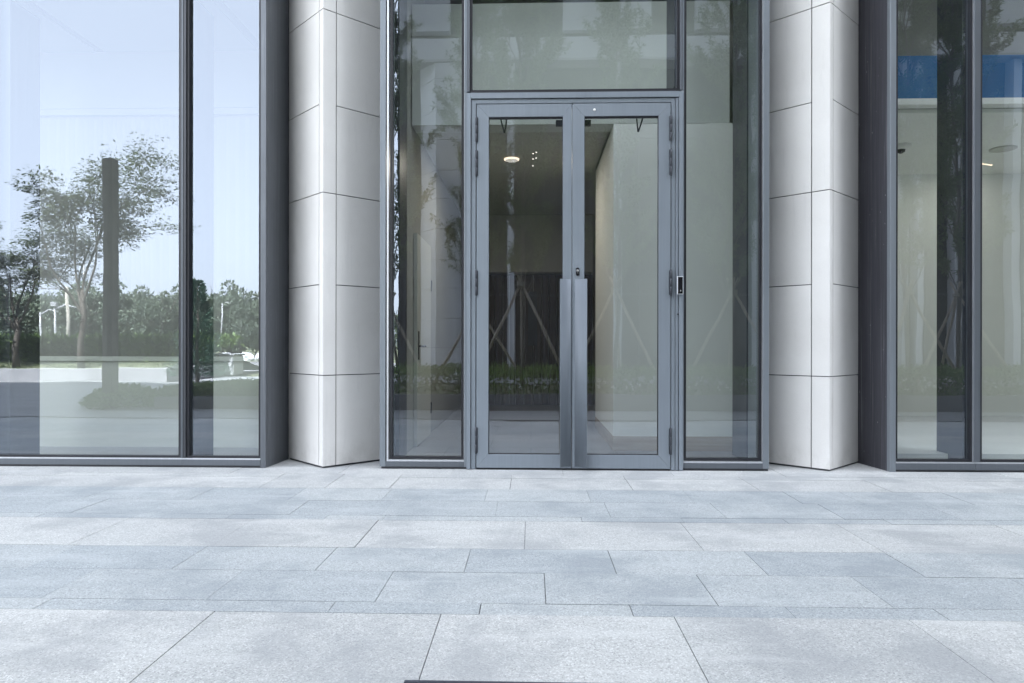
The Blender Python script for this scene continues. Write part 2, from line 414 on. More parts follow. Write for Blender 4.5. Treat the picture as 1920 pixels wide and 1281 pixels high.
column(-1.690, -2.125, .43, -1.24, .43, .066, .118, 'pale stone column between the wide sky-reflecting window and the doors')
column(2.375, 1.90, .44, 2.79, .405, .145, .058, 'pale stone column beside the dark metal reveal of the window with the blue band')

# ------------------------------------------------------------------ window bays
TOP = 4.7
def frame_bars(root, x0, x1, zb=.0, sill_h=.075, name='sill'):
    pass

# left bay ------------------------------------------------------
lb = thing('window_bay', 'wide glass window bay reflecting sky and trees, with vertical blinds behind', 'window', (-3.3, 0, 0), 'glazed window bays of the facade')
def P_(o, root): 
    o.matrix_parent_inverse = root.matrix_world.inverted(); 
    return o
def part(name, mats, root, *boxes, bev=.0015):
    lx, ly, lz = root.location
    return B(name, mats, root, *[(a-lx, b-lx, c-ly, d-ly, e-lz, f-lz) for a, b, c, d, e, f in boxes], bev=bev)
def rpane(root, x0, x1, y, z0, z1, mat='coated_glass'):
    lx, ly, lz = root.location
    return pane('glass_pane', x0-lx, x1-lx, y-ly, z0-lz, z1-lz, root, mat)
GY = .045
def window_run(root, panes, ms, zb, zt):
    """panes: clear glass spans; a black gasket and a light bead round each"""
    for a, b in panes:
        rpane(root, a-.012, b+.012, GY, zb-.012, zt)
        part('gasket', 'gasket', root, (a-.018, a, .012, GY-.001, zb, zt), (b, b+.018, .012, GY-.001, zb, zt), (a-.018, b+.018, .012, GY-.001, zb-.018, zb-.0005), bev=0)
# members: outer jamb, mullion, sill
window_run(lb, [(-4.48, -2.885), (-2.800, -2.222)], None, .095, TOP)
part('mullion', 'mullion_metal', lb, (-2.866, -2.819, -.004, .10, .079, TOP))
part('mullion', 'mullion_metal', lb, (-4.54, -4.50, -.004, .10, .079, TOP))
part('jamb', 'reveal_light', lb, (-2.2035, -2.160, 0, .05, .0, TOP))
part('bead', 'bead_metal', lb, (-6.0, -2.2045, .003, .03, .066, .0765), bev=0)
part('bead', 'frame_metal', lb, (-2.852, -2.841, -.009, -.0045, .08, TOP), bev=0)
part('sill', 'frame_metal', lb, (-6.0, -2.8435, .0, .12, .018, .064), (-2.842, -2.205, .0, .12, .018, .064))
part('sill_shade', 'dark_trim', lb, (-6.0, -2.205, .012, .12, -.01, .0165), bev=0)  # dark colour stands for the shadow in the recess below the sill
rpane(lb, -6.0, -4.56, GY, .08, TOP)
bm = bmesh.new()   # metal reveal running back to the stone column
prism(bm, [(-2.205+3.3, .0505), (-2.1598+3.3, .0505), (-2.1285+3.3, .44), (-2.20+3.3, .44)], 0.0, TOP)
obj('reveal_panel', bm, 'reveal_light', lb)
part('fin', 'fin_metal', lb, (-2.878, -2.806, .11, .46, .0, TOP))
part('fin', 'fin_metal', lb, (-4.54, -4.372, .11, .46, .0, TOP))

# right bay -----------------------------------------------------
rb = thing('window_bay', 'glass window bay beside the dark purple metal reveal, blue band behind its panes', 'window', (3.4, 0, 0), 'glazed window bays of the facade')
window_run(rb, [(2.913, 3.478), (3.572, 5.0)], None, .100, TOP)
part('mullion', 'frame_metal', rb, (3.502, 3.549, -.004, .10, .082, TOP))
part('bead', 'bead_metal', rb, (3.4955, 3.5015, .004, .03, .082, TOP), (2.897, 6.0, .003, .03, .070, .0795), bev=0)
part('jamb', 'jamb_metal', rb, (2.848, 2.8945, 0, .05, .0, TOP))
part('sill', 'frame_metal', rb, (2.896, 3.513, .0, .12, .018, .068), (3.5145, 6.0, .0, .12, .018, .068))
part('sill_shade', 'dark_trim', rb, (2.896, 6.0, .012, .12, -.01, .0165), bev=0)  # set-back strip, coloured dark as shadow under the sill
bm = bmesh.new(); prism(bm, [(2.8475-3.4, .0505), (2.8945-3.4, .0505), (2.8945-3.4, .44), (2.79-3.4, .44)], 0, TOP)
obj('reveal_panel', bm, 'reveal_metal', rb)
part('fin', 'fin_metal', rb, (3.48, 3.56, .11, .46, .0, TOP))

# side windows of the entrance ---------------------------------
def side_window(label, x0, g0, g1, x1, jl, jr, fins):
    root = thing('side_window', label, 'window', ((x0+x1)/2, 0, 0), 'narrow windows beside the doors')
    window_run(root, [(g0, g1)], None, .098, TOP)
    part('jamb', 'jamb_metal', root, (jl[0], jl[1], 0, .38, .018, TOP))
    part('jamb', 'jamb_metal', root, (jr[0], jr[1], 0, .38 if jr[1] > 1.5 else .1, .018, TOP))
    part('bead', 'bead_metal', root, (g0-.044, g0-.030, .004, .03, .076, TOP), (g1+.021, g1+.026, .004, .03, .08, TOP), (g0-.0445, g1+.0265, .002, .03, .062, .0755), bev=0)
    part('sill', 'frame_metal', root, (jl[1]+.001, jr[0]-.001, .001, .12, .018, .061))
    part('sill_shade', 'dark_trim', root, (jl[0]+.01, jr[1]-.003, .012, .12, -.01, .0168), bev=0)  # shadow line below the sill, put in as a dark strip
    for f in fins: part('fin', 'fin_metal', root, (*f, .0, TOP))
    return root
side_window('narrow tall window left of the doors reflecting thin trees and a stone pier', -1.22, -1.126, -.564, -.52, (-1.226, -1.180), (-.5405, -.520), [(-1.20, -1.14, .39, .74)])
side_window('narrow tall window right of the doors with a pale green wall behind', 1.22, 1.243, 1.822, 1.90, (1.2135, 1.222), (1.850, 1.898), [(1.842, 1.885, .39, .80)])
B('', 'dark_trim', None) if False else None

# transom over the doors ----------------------------------------
tr = thing('transom_window', 'large fixed pane above the double doors reflecting feathery trees', 'window', (.33, 0, 3.05))
window_run(tr, [(-.478, 1.168)], None, 3.066, TOP)
part('mullion', 'frame_metal', tr, (-.5185, -.4985, -.006, .12, 3.047, TOP))
part('mullion', 'frame_metal', tr, (1.1885, 1.2115, -.006, .12, 3.047, TOP))
part('rail', 'dark_trim', tr, (-.497, 1.187, .004, .1, 3.034, 3.046), bev=0)
part('fin', 'fin_metal', tr, (1.172, 1.215, .13, .46, 3.13, TOP))

# door frame ----------------------------------------------------
df = thing('door_frame', 'grey metal frame around the tall glass double doors', 'door frame', (.33, 0, 0))
part('jamb', 'door_metal', df, (-.5185, -.4875, -.022, .11, .004, 3.031), (-.4825, -.4465, -.010, .11, .004, 2.9805))
part('jamb', 'door_metal', df, (1.1195, 1.1495, -.010, .11, .004, 2.9805), (1.1540, 1.1760, -.014, .11, .004, 2.9805), (1.1805, 1.2115, -.022, .11, .004, 3.031))
part('head', 'door_metal', df, (-.4855, 1.1793, -.022, .11, 2.986, 3.031), (-.4455, 1.1185, -.010, .11, 2.9475, 2.9805))
part('gap_backing', 'gasket', df, (-.4895, -.480, .03, .10, .004, 2.99), (-.4475, -.4405, .05, .10, .004, 2.95), (1.1135, 1.121, .05, .10, .004, 2.95), (1.148, 1.156, .03, .10, .004, 2.99), (1.174, 1.183, .03, .10, .004, 2.99), (-.4395, 1.1125, .05, .10, 2.941, 2.949), (-.480, 1.174, .03, .10, 2.979, 2.988), bev=0)  # black strips added behind the gaps, standing in for their shade
part('threshold', 'dark_trim', df, (-.4415, 1.1145, -.004, .11, -.01, .008), bev=0)

# doors -----------------------------------------------------------
def glass_door(label, x0, x1, g0, g1, sgn, hx):
    root = thing('glass_door', label, 'door', (x0 if sgn < 0 else x1, .02, .012), 'tall glass double doors')
    y0, y1 = -.016, .045; z0, z1 = .016, 2.940; gz0, gz1 = .124, 2.838
    lx, ly, lz = root.location
    bm = bmesh.new()   # mitred frame: four trapezoid bars with a hairline at the mitres
    def bar(p):
        lo = [bm.verts.new((x-lx, y0-ly, z-lz)) for x, z in p]; hi = [bm.verts.new((x-lx, y1-ly, z-lz)) for x, z in p]
        n = len(p); fs = [bm.faces.new(lo), bm.faces.new(hi[::-1])]
        for i in range(n): fs.append(bm.faces.new((lo[i], hi[i], hi[(i+1) % n], lo[(i+1) % n])))
        bmesh.ops.bevel(bm, geom=list({e for f in fs for e in f.edges}), offset=.0012, segments=1, affect='EDGES')
    h = .0004
    bar([(x0, z0+h), (g0, gz0+h), (g0, gz1-h), (x0, z1-h)]); bar([(x1, z0+h), (x1, z1-h), (g1, gz1-h), (g1, gz0+h)])
    bar([(x0+h, z1), (g0+h, gz1), (g1-h, gz1), (x1-h, z1)]); bar([(x0+h, z0), (x1-h, z0), (g1-h, gz0), (g0+h, gz0)])
    obj('frame', bm, 'door_metal', root)
    rpane(root, g0-.008, g1+.008, .012, gz0-.008, gz1+.008, 'door_glass')
    part('gasket', 'gasket', root, (g0, g0+.005, -.006, .011, gz0, gz1), (g1-.005, g1, -.006, .011, gz0, gz1), (g0+.005, g1-.005, -.006, .011, gz1-.013, gz1), (g0+.005, g1-.005, -.006, .011, gz0, gz0+.005), bev=0)
    # curved full-length pull plate: flat at the meeting stile, sweeping out to a lip
    bm = bmesh.new()
    if sgn < 0: xa, xb = .3215, .232
    else: xa, xb = .349, .441
    prof = []
    N = 14
    for i in range(N+1):
        a = i/N; x = xa+(xb-xa)*(a if a < .9 else .9+(a-.9)); y = -.018-.062*(a**2.2)
        prof.append((x, y))
    back = [(x+(.004 if i else 0)*(1 if xb > xa else -1)*(-1 if False else 0), y+.004) for i, (x, y) in enumerate(prof)]
    zz0, zz1 = .030, 1.530
    ring = prof+back[::-1]
    fs = prism(bm, [(x-lx, y-ly) for x, y in ring], zz0-lz, zz1-lz)
    for f in fs: f.smooth = len(f.verts) == 4
    hd = obj('handle', bm, 'handle_metal', root)
    s = -1 if sgn < 0 else 1
    bm = bmesh.new(); box(bm, min(xb, xb+s*.003)-lx, max(xb, xb+s*.003)-lx, -.083-ly, -.070-ly, zz0-lz, zz1-lz, bev=.001)
    obj('lip', bm, 'jamb_metal', hd)
    bm = bmesh.new()
    for zc in (.45, 1.12):
        xm = (xa+xb)/2+s*.012; box(bm, xm-.012-lx, xm+.012-lx, -.0265-ly, -.0165-ly, zc-.02-lz, zc+.02-lz)
    obj('bracket', bm, 'hinge_metal', hd)
    for a, b in ((2.636, 2.832), (2.362, 2.566), (1.405, 1.601), (.135, .340)):
        bm = bmesh.new()
        seg = (b-a)/3
        for i in range(3): lathe(bm, [(.0065, a+i*seg+.002-lz), (.0085, a+i*seg+.004-lz), (.0085, a+(i+1)*seg-.004-lz), (.0065, a+(i+1)*seg-.002-lz)], (hx-lx, -.026-ly, 0), 12)
        lathe(bm, [(.003, a-.008-lz), (.007, a-.004-lz), (.007, a-lz), (.007, b-lz), (.007, b+.004-lz), (.003, b+.008-lz)], (hx-lx, -.026-ly, 0), 12)
        s2 = 1 if sgn < 0 else -1
        xs = sorted((hx+s2*.008, hx+s2*.013)); box(bm, xs[0]-lx, xs[1]-lx, -.0225-ly, -.0165-ly, a-lz, b-lz)
        obj('hinge', bm, 'hinge_metal', root)
    # closer seen through the top of the glass: body near the meeting stile and folded arm
    dc = part('door_closer', 'dark_trim', root, ((.20, .30, .06, .11, 2.795, 2.835) if sgn < 0 else (.38, .485, .06, .11, 2.795, 2.835)))
    bm = bmesh.new(); cx = -.225 if sgn < 0 else .88
    tube(bm, [(cx-.024-lx, .075-ly, 2.845-lz), (cx-lx, .16-ly, 2.765-lz)], .0065, 6); tube(bm, [(cx+.024-lx, .075-ly, 2.845-lz), (cx-lx+.003, .16-ly, 2.765-lz)], .0065, 6)
    obj('arm', bm, 'dark_trim', dc)
    return root
d1 = glass_door('left leaf of the glass double doors, with a folded plate handle and no lock', -.4395, .3245, -.343, .254, -1, -.4415)
d2 = glass_door('right leaf of the glass double doors, with the keyhole above its handle', .3295, 1.1125, .425, 1.018, 1, 1.1145)
# keyhole escutcheon and sensor on the right leaf
lx, ly, lz = d2.location
bm = bmesh.new()
ring = [(.015*math.cos(a), .031*math.sin(a)) if False else (.0145*math.cos(a), (.019 if math.sin(a) > 0 else -.019)+.0145*math.sin(a)) for a in [2*PI*i/24 for i in range(24)]]
lo = [bm.verts.new((.372+x-lx, -.017-ly, 1.592+z-lz)) for x, z in ring]; hi = [bm.verts.new((.372+x*.9-lx, -.024-ly, 1.592+z*.95-lz)) for x, z in ring]
bm.faces.new(hi); bm.faces.new(lo[::-1])
for i in range(24): bm.faces.new((lo[i], lo[(i+1) % 24], hi[(i+1) % 24], hi[i]))
esc = obj('escutcheon', bm, 'black_plastic', d2)
bm = bmesh.new(); lathe(bm, [(.0085, 0), (.0085, -.004), (.006, -.005)], (.372-lx, -.023-ly, 1.600-lz), 16, 'Y'); box(bm, .3675-lx, .3765-lx, -.0275-ly, -.0235-ly, 1.577-lz, 1.597-lz)
obj('lock_cylinder', bm, 'chrome', esc)
bm = bmesh.new(); lathe(bm, [(.0105, 0), (.0105, -.004), (.007, -.007)], (.505-lx, -.0165-ly, 2.888-lz), 16, 'Y'); obj('sensor_button', bm, 'white_paint', d2)

# card reader on the frame
cr = thing('card_reader', 'black card reader with silver rim on the door frame right of the doors', 'card reader', (1.185, -.023, 1.48))
bm = bmesh.new(); box(bm, -.024, .024, -.016, 0, -.072, .072, bev=.002); obj('rim', bm, 'bead_metal', cr)
bm = bmesh.new(); box(bm, -.0185, .0185, -.020, -.0165, -.066, .066, bev=.001); obj('screen', bm, 'black_plastic', cr)
bm = bmesh.new()
for r in (.005, .009):
    tube(bm, [(r*math.cos(a)-.004, -.0208, -.044+r*math.sin(a)) for a in [-.8+.4*i for i in range(5)]], .0009, 5)
obj('wave_mark', bm, 'white_paint', cr)
bm = bmesh.new(); lathe(bm, [(.008, 0), (.008, -.003), (.005, -.004)], (1.172, -.0145, 1.252), 14, 'Y'); lathe(bm, [(.0035, -.0042), (.0035, -.006)], (1.172, -.0145, 1.252), 10, 'Y')  # plain screw cap with a small centre pin
tag(obj('screw_cap', bm, 'hinge_metal'), 'small round screw cap on the door frame below the card reader', 'screw cap')

# ------------------------------------------------------------------ interior
def S(name, mats, *boxes):
    bm = bmesh.new()
    for b in boxes: box(bm, *b)
    return tag(obj(name, bm, mats), kind='structure')
# left room: blinds, low wall, ceiling with slots
S('left_room_floor', 'interior_floor', (-7.0, -2.22, .13, 2.6, -.06, .002))
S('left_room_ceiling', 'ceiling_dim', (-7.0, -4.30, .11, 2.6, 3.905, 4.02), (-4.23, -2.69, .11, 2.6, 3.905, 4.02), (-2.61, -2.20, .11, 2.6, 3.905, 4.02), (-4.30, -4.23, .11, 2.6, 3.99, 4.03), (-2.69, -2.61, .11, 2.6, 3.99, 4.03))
S('left_room_wall', 'plaster', (-7.0, -1.24, 2.6, 2.7, 0, 4.7))
bw = thing('low_wall', 'low white wall standing behind the wide left window', 'wall', (-4.6, 1.08, 0))
bm = bmesh.new(); box(bm, -2.3, 2.36, 0, .14, 0, .84, bev=.002); obj('panel', bm, 'plaster_grey', bw)
bm = bmesh.new(); box(bm, -2.3, 2.36, -.02, .16, .842, .887, bev=.002); obj('cap', bm, 'plaster_grey', bw)
vb = thing('vertical_blind', 'pale vertical blind hanging behind the wide left window', 'blind', (-4.6, 1.20, 3.3))
bm = bmesh.new(); x = -2.3
while x < 2.34:
    a = .07; c, s = math.cos(a)*.0472, math.sin(a)*.0472
    p = [(x-c, -s), (x, -.003), (x+c, s)]
    for (ax, ay), (bx, by) in zip(p, p[1:]):
        prism(bm, [(ax, ay), (bx, by), (bx, by+.002), (ax, ay+.002)], -2.42, -.02)
    x += .0955
obj('slats', bm, 'blind_fabric', vb)
bm = bmesh.new(); box(bm, -2.3, 2.36, -.05, .05, -.02, .04); obj('headrail', bm, 'ceiling_dim', vb)
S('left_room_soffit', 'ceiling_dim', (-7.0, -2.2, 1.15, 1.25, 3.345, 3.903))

# lobby behind the doors
S('lobby_floor', 'interior_floor', (-1.22, 1.895, .13, 6.2, -.06, .002))
S('lobby_ceiling', 'ceiling_paint', (-1.24, .775, 1.25, 6.2, 3.14, 3.24), (.775, 2.2, 2.85, 6.2, 3.14, 3.24))
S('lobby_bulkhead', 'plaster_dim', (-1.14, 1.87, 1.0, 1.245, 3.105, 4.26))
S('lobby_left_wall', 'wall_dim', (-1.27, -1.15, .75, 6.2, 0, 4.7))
S('lobby_right_wall', 'plaster', (.78, 2.17, 1.003, 2.8, .142, 3.104))
S('lobby_skirting', 'skirting_timber', (.777, 2.17, 1.0, 2.8, .003, .1415))
S('lobby_back_wall', 'plaster_grey', (-1.14, 2.2, 6.1, 6.2, 0, 3.13))
S('lobby_side_wall', 'plaster_grey', (2.175, 2.25, .5, 6.2, 0, 4.7))
wd = thing('wood_wall', 'dark wood slat wall at the back of the lobby behind the left door', 'wood wall', (-.1, 5.9, 0))
bm = bmesh.new(); x = -1.03
while x < 1.1:
    wv = random.uniform(.10, .16); box(bm, x, x+wv-.006, 0-random.uniform(0, .012), .03, .01, 2.18); x += wv
obj('boards', bm, 'dark_wood', wd)
bm = bmesh.new(); box(bm, -1.03, 1.10, -.25, .18, 2.20, 3.13); obj('header', bm, 'plaster_grey', wd)
bm = bmesh.new(); box(bm, .05, .20, -.025, -.013, 1.0, 1.9); obj('dark_plate', bm, 'dark_trim', wd)  # thin dark plate standing proud of the boards
# interior side door with lever
sdr = thing('interior_door', 'pale interior door with dark lever handle in the lobby side wall', 'door', (-1.148, 1.15, 0))
bm = bmesh.new(); box(bm, 0, .035, 0, .9, .01, 2.1, bev=.002); obj('leaf', bm, 'plaster_grey', sdr)
bm = bmesh.new(); box(bm, .036, .042, .05, .09, .86, 1.14); box(bm, .042, .08, .06, .075, .985, 1.0); box(bm, .08, .095, .06, .19, .985, 1.0); obj('handle', bm, 'black_plastic', sdr)
bm = bmesh.new()
for z in (.25, 1.6): box(bm, .036, .048, .885, .9, z, z+.12)
obj('hinges', bm, 'hinge_metal', sdr)
# ceiling lamps of the lobby
dl = thing('ceiling_lamp', 'round recessed ceiling lamp glowing in the lobby behind the left door', 'lamp', (-.225, 2.32, 3.139))
bm = bmesh.new(); lathe(bm, [(.085, -.002), (.085, -.014), (.078, -.018)], (0, 0, 0), 32); obj('trim_ring', bm, 'warm_glow', dl)
bm = bmesh.new(); lathe(bm, [(.072, -.019), (.072, -.022)], (0, 0, 0), 32); obj('diffuser', bm, 'lamp_dim', dl)
for i, (x, y) in enumerate(((.02, 2.10), (.055, 2.05), (.02, 2.32), (.055, 2.28), (.02, 2.62))):
    bm = bmesh.new(); lathe(bm, [(.007, 0), (.007, -.006), (.005, -.008)], (0, 0, 0), 12)
    o = obj('spotlight', bm, 'lamp_glow'); o.location = (x, y, 3.139)
    tag(o, 'tiny glowing spotlight in the lobby ceiling cluster behind the left door', 'spotlight', 'tiny spotlights in the lobby ceiling')

def lamp_light(parent, size, watts, z=-.03, col=(1, .90, .78)):
    ld = bpy.data.lights.new('lamp_light', 'AREA'); ld.shape = 'DISK'; ld.size = size; ld.energy = watts; ld.color = col
    lo_ = bpy.data.objects.new('lamp_light', ld); C.objects.link(lo_); lo_.parent = parent; lo_.location = (0, 0, z)
lamp_light(dl, .14, .9)
# room behind the right bay
S('right_room_floor', 'pale_floor', (2.90, 7.0, .30, 4.5, .0, .10))
S('right_room_back_wall', 'plaster', (2.26, 7.0, 3.4, 3.5, .101, 4.7))
S('right_room_ceiling', 'plaster', (2.26, 7.0, 1.06, 3.4, 3.20, 3.24))
S('right_room_side_wall', 'plaster', (6.9, 7.0, .11, 3.4, .101, 4.7))
fb = thing('fascia_panel', 'deep blue fascia band with white lower edge behind the right window', 'panel', (4.6, 1.0, 3.3))
bm = bmesh.new(); box(bm, -2.3, 2.3, -.05, .05, .0, .40, bev=.002); obj('band', bm, 'blue_panel', fb)
bm = bmesh.new(); box(bm, -2.3, 2.3, -.06, .05, -.06, -.001, bev=.002); obj('edge_strip', bm, 'white_paint', fb)
S('right_room_soffit', 'ceiling_dim', (2.26, 7.0, 1.06, 1.2, 3.245, 4.7))
sdl = thing('ceiling_disc', 'round disc on the ceiling behind the right edge pane', 'ceiling disc', (5.25, 2.25, 3.2))
bm = bmesh.new(); lathe(bm, [(.13, 0), (.13, -.012), (.11, -.016)], (0, 0, 0), 32); obj('disc', bm, 'plaster_grey', sdl)  # round disc light, modelled without a glow
cmr = thing('dome_camera', 'white dome camera on the ceiling behind the window with the blue band', 'camera', (4.05, 2.1, 3.2))
bm = bmesh.new(); lathe(bm, [(.10, 0), (.10, -.03), (.07, -.05)], (0, 0, 0), 24); obj('housing', bm, 'white_paint', cmr)
bm = bmesh.new(); lathe(bm, [(.045, -.05), (.04, -.075), (.015, -.09)], (0, 0, 0), 20); obj('dome', bm, 'black_plastic', cmr)
for rowi, (y, x0) in enumerate(((1.75, 4.58), (2.85, 5.35))):
    for i in range(6):
        bm = bmesh.new(); lathe(bm, [(.013, 0), (.013, -.008), (.010, -.010)], (0, 0, 0), 12)
        o = obj('spotlight', bm, 'warm_glow'); o.location = (x0+i*.045, y+i*.045*(1 if rowi == 0 else .4), 3.199)
        lamp_light(o, .03, .085 if rowi == 0 else .02, -.02, (1, .96, .90))
        tag(o, 'tiny warm ceiling light in a slanting row behind the right edge pane', 'spotlight', 'tiny warm ceiling lights behind the right window')

# ------------------------------------------------------------------ unseen building mass above and behind, shaped to cast the shade
ob = thing('office_building', 'unseen office building above and behind the entrance, its mass shaped to shade the plaza', 'building', (0, 14, 0))
H = 64
bm = bmesh.new(); box(bm, -9.5, 26, -13.6, 8, TOP+.02, H); obj('tall_shade_block', bm, 'mass_stone', ob)  # unseen upper mass, made tall to shade plaza and opposite building
bm = bmesh.new(); box(bm, -34, -9.51, -13.6, 8, TOP+.02, 23); obj('low_shade_block', bm, 'mass_stone', ob)  # unseen lower block, height set so sun reaches the left bank
bm = bmesh.new(); box(bm, -34, 26, -7.0, 8, -.05, TOP); box(bm, -34, -7.0, -13.5, -7.0, -.05, TOP); box(bm, 7.0, 26, -13.5, -7.0, -.05, TOP); obj('back_rooms', bm, 'plaster_grey', ob)
for k in range(14):
    bm = bmesh.new(); box(bm, -9, 25.5, -13.64, -13.58, 6+k*4, 8.6+k*4); obj('ribbon_window', bm, 'opp_glass', ob)

# ------------------------------------------------------------------ foliage builders
def leaf_mesh(name, leaves, mat, parent=None):
    vs, fs, tn = [], [], []
    for (p, d, n, ln, wd, tone) in leaves:
        s = d.cross(n)
        if s.length < 1e-4: continue
        s = s.normalized()*wd; b = len(vs)
        vs += [tuple(p), tuple(p+d*ln*.5+s), tuple(p+d*ln), tuple(p+d*ln*.5-s)]
        fs.append((b, b+1, b+2, b+3)); tn.append(tone)
    me = bpy.data.meshes.new(name); me.from_pydata(vs, [], fs); me.update()
    a = me.attributes.new('tone', 'FLOAT', 'FACE'); a.data.foreach_set('value', tn)
    me.materials.append(M[mat]); o = bpy.data.objects.new(name, me); C.objects.link(o)
    if parent is not None: o.parent = parent
    return o
def rv(r): 
    while True:
        v = Vector((r.uniform(-1, 1), r.uniform(-1, 1), r.uniform(-1, 1)))
        if .05 < v.length < 1: return v.normalized()
def branch(r, bm, p, d, ln, rad0, depth, tips, up=.12, seg=5, wig=.18, kids=(2, 3), spread=.6, shrink=.68):
    pts = [p.copy()]; rr = [rad0]; q = p.copy(); dd = d.normalized()
    n = 4
    for i in range(n):
        dd = (dd + rv(r)*wig + Vector((0, 0, up))).normalized(); q = q + dd*ln/n; pts.append(q.copy()); rr.append(rad0*(1-.45*(i+1)/n))
    tube(bm, pts, rr, seg, cap=False)
    if depth == 0:
        tips.append((pts, dd)); return
    for _ in range(r.randint(*kids)):
        k = r.randint(1, n); ax = rv(r); nd = (dd + ax*spread).normalized()
        branch(r, bm, pts[k], nd, ln*shrink*r.uniform(.8, 1.15), rr[k]*.62, depth-1, tips, up, max(3, seg-1), wig, kids, spread, shrink)
    tips.append((pts[-2:], dd))

# slim young trees in the planter (feathery)
def young_tree(seed, label):
    r = random.Random(seed)
    root = thing('young_tree', label, 'tree', (0, 0, .25), 'slim young trees in the planter')
    bm = bmesh.new(); tips = []
    pts = []; q = Vector((0, 0, 0))
    for i in range(15):
        pts.append(q.copy()); q = q + Vector((r.uniform(-.04, .04), r.uniform(-.04, .04), .58))
    tube(bm, pts, [.045*(1-i/17) for i in range(15)], 7)
    for i in range(3, 15):
        for _ in range(4):
            a = r.uniform(0, 2*PI); d = Vector((math.cos(a)*.62, math.sin(a)*.62, .95))
            branch(r, bm, pts[i]+Vector((0, 0, r.uniform(-.3, .3))), d, r.uniform(.7, 1.1)*(1.15-.035*i), .013, 2, tips, .10, 4, .14, (2, 3), .5, .72)
    obj('trunk', bm, 'young_bark', root)
    lv = []
    for pts_, dd in tips:
        z = pts_[-1].z
        dens = 10 if z < 1.8 else 58
        for _ in range(r.randint(dens-2, dens+2)):
            k = r.random(); i = min(int(k*(len(pts_)-1)), len(pts_)-2); p = pts_[i].lerp(pts_[i+1], r.random())
            d = (dd*.4 + rv(r) + Vector((0, 0, -.35))).normalized()
            lv.append((p+rv(r)*r.uniform(0, .07), d, rv(r), r.uniform(.06, .12), r.uniform(.009, .014), r.random()))
    leaf_mesh('crown', lv, 'leaf_young', root)
    return root
yt = [young_tree(21, ''), young_tree(34, '')]
spots = [(-2.62, -6.9, 'slim tree reflected at the left edge of the narrow left window'), (-1.05, -7.6, 'slim bare-branched tree reflected beside the doors in the narrow left window'), (-.18, -6.9, 'slim tree over the stakes reflected in the left door'),
         (1.55, -7.1, 'slim tree reflected in the right door'), (3.66, -6.9, 'slim tree reflected in the narrow right window'), (6.75, -6.8, 'leafy slim tree reflected in the pane beside the dark reveal'), (7.9, -7.3, 'slim tree reflected near the mullion of the right window'), (10.6, -7.0, 'slim tree at the far right of the planter')]
for i, (x, y, lab) in enumerate(spots):
    o = yt[i] if i < 2 else copy_tree(yt[i % 2])
    o.location = (x, y, .25); o.rotation_euler.z = i*1.9; s = (1, .94, 1.04, .97)[i % 4]; o.scale = (s, s, s); o['label'] = lab
# stakes
def support():
    root = thing('tree_stakes', '', 'tree support', (0, 0, .3), 'wooden stakes propping the young trees')
    for k in range(3):
        a = 2*PI*k/3+.5; bm = bmesh.new()
        f = Vector((math.cos(a)*1.0, math.sin(a)*.6, 0)); top = Vector((-math.cos(a)*.12, -math.sin(a)*.09, 2.08))
        tube(bm, [f, f.lerp(top, .5), top], [.030, .027, .024], 8); obj('pole', bm, 'stake_wood', root)
    bm = bmesh.new(); lathe(bm, [(.075, 1.78), (.08, 1.80), (.08, 1.84), (.075, 1.86)], (0, 0, 0), 14); obj('binding', bm, 'concrete_pole', root)
    return root
st = support()
for i, (x, y, lab) in enumerate(spots):
    o = st if i == 0 else copy_tree(st)
    o.location = (x, y, .3); o.rotation_euler.z = (0.2, -.25, .05, .35)[i % 4]; o.scale.z = (.8, .8, 1, .95, .92, .9, .9, 1)[i]
    o['label'] = 'wooden stakes propping the ' + lab

# planters with hedges
def hedge_leaves(r, x0, x1, y0, y1, zb, top, n, ln=.06, end_taper=0):
    lv = []
    for _ in range(n):
        u = r.random(); x = x0+(x1-x0)*u; y = y0+(y1-y0)*r.random()
        bumpy = .06*math.sin(x*3.1+y*2)+.05*math.sin(x*7.7)+.03*math.sin(x*17+y*9)
        tt = top+bumpy*(top-zb)*1.3
        if end_taper: tt = zb+(tt-zb)*min(1, min(x-x0, x1-x)/end_taper+.15)
        side = r.random()
        if side < .45: z = zb+(tt-zb)*r.random()**.8; y = y1-r.uniform(0, .12)+ (r.uniform(0, .06))
        else: z = tt-r.uniform(0, .14)*(tt-zb)/.4
        d = (rv(r)*.8+Vector((0, .3, .5))).normalized()
        tone = min(1, max(0, .5+.35*math.sin(x*4.3+y*3)*r.random()+r.uniform(-.4, .4)))
        lv.append((Vector((x, y, z)), d, rv(r), ln*r.uniform(.7, 1.3), ln*.24, tone))
    return lv
def planter(label, x0, x1, y0, y1, h):
    root = thing('planter', label, 'planter', ((x0+x1)/2, (y0+y1)/2, 0)); cx, cy = (x0+x1)/2, (y0+y1)/2
    bm = bmesh.new(); T = .1
    for b in ((x0, x1, y1-T, y1), (x0, x1, y0, y0+T), (x0, x0+T, y0+T+.001, y1-T-.001), (x1-T, x1, y0+T+.001, y1-T-.001)):
        box(bm, b[0]-cx, b[1]-cx, b[2]-cy, b[3]-cy, -.01, h, bev=.004)
    obj('rim_wall', bm, 'planter_stone', root)
    bm = bmesh.new(); box(bm, x0+T+.002-cx, x1-T-.002-cx, y0+T+.002-cy, y1-T-.002-cy, 0, h-.04); obj('soil', bm, 'ground_soil', root)
    return root
planter('long stone planter facing the doors, seen mirrored in the glass', -2.9, 14, -8.2, -4.92, .26)
planter('low stone planter reflected at the foot of the wide left window', -5.9, -3.6, -7.8, -4.92, .20)
r = random.Random(3)
h1 = thing('hedge', 'dense green hedge dotted with white blossoms, mirrored in the doors', 'hedge', (0, 0, 0))
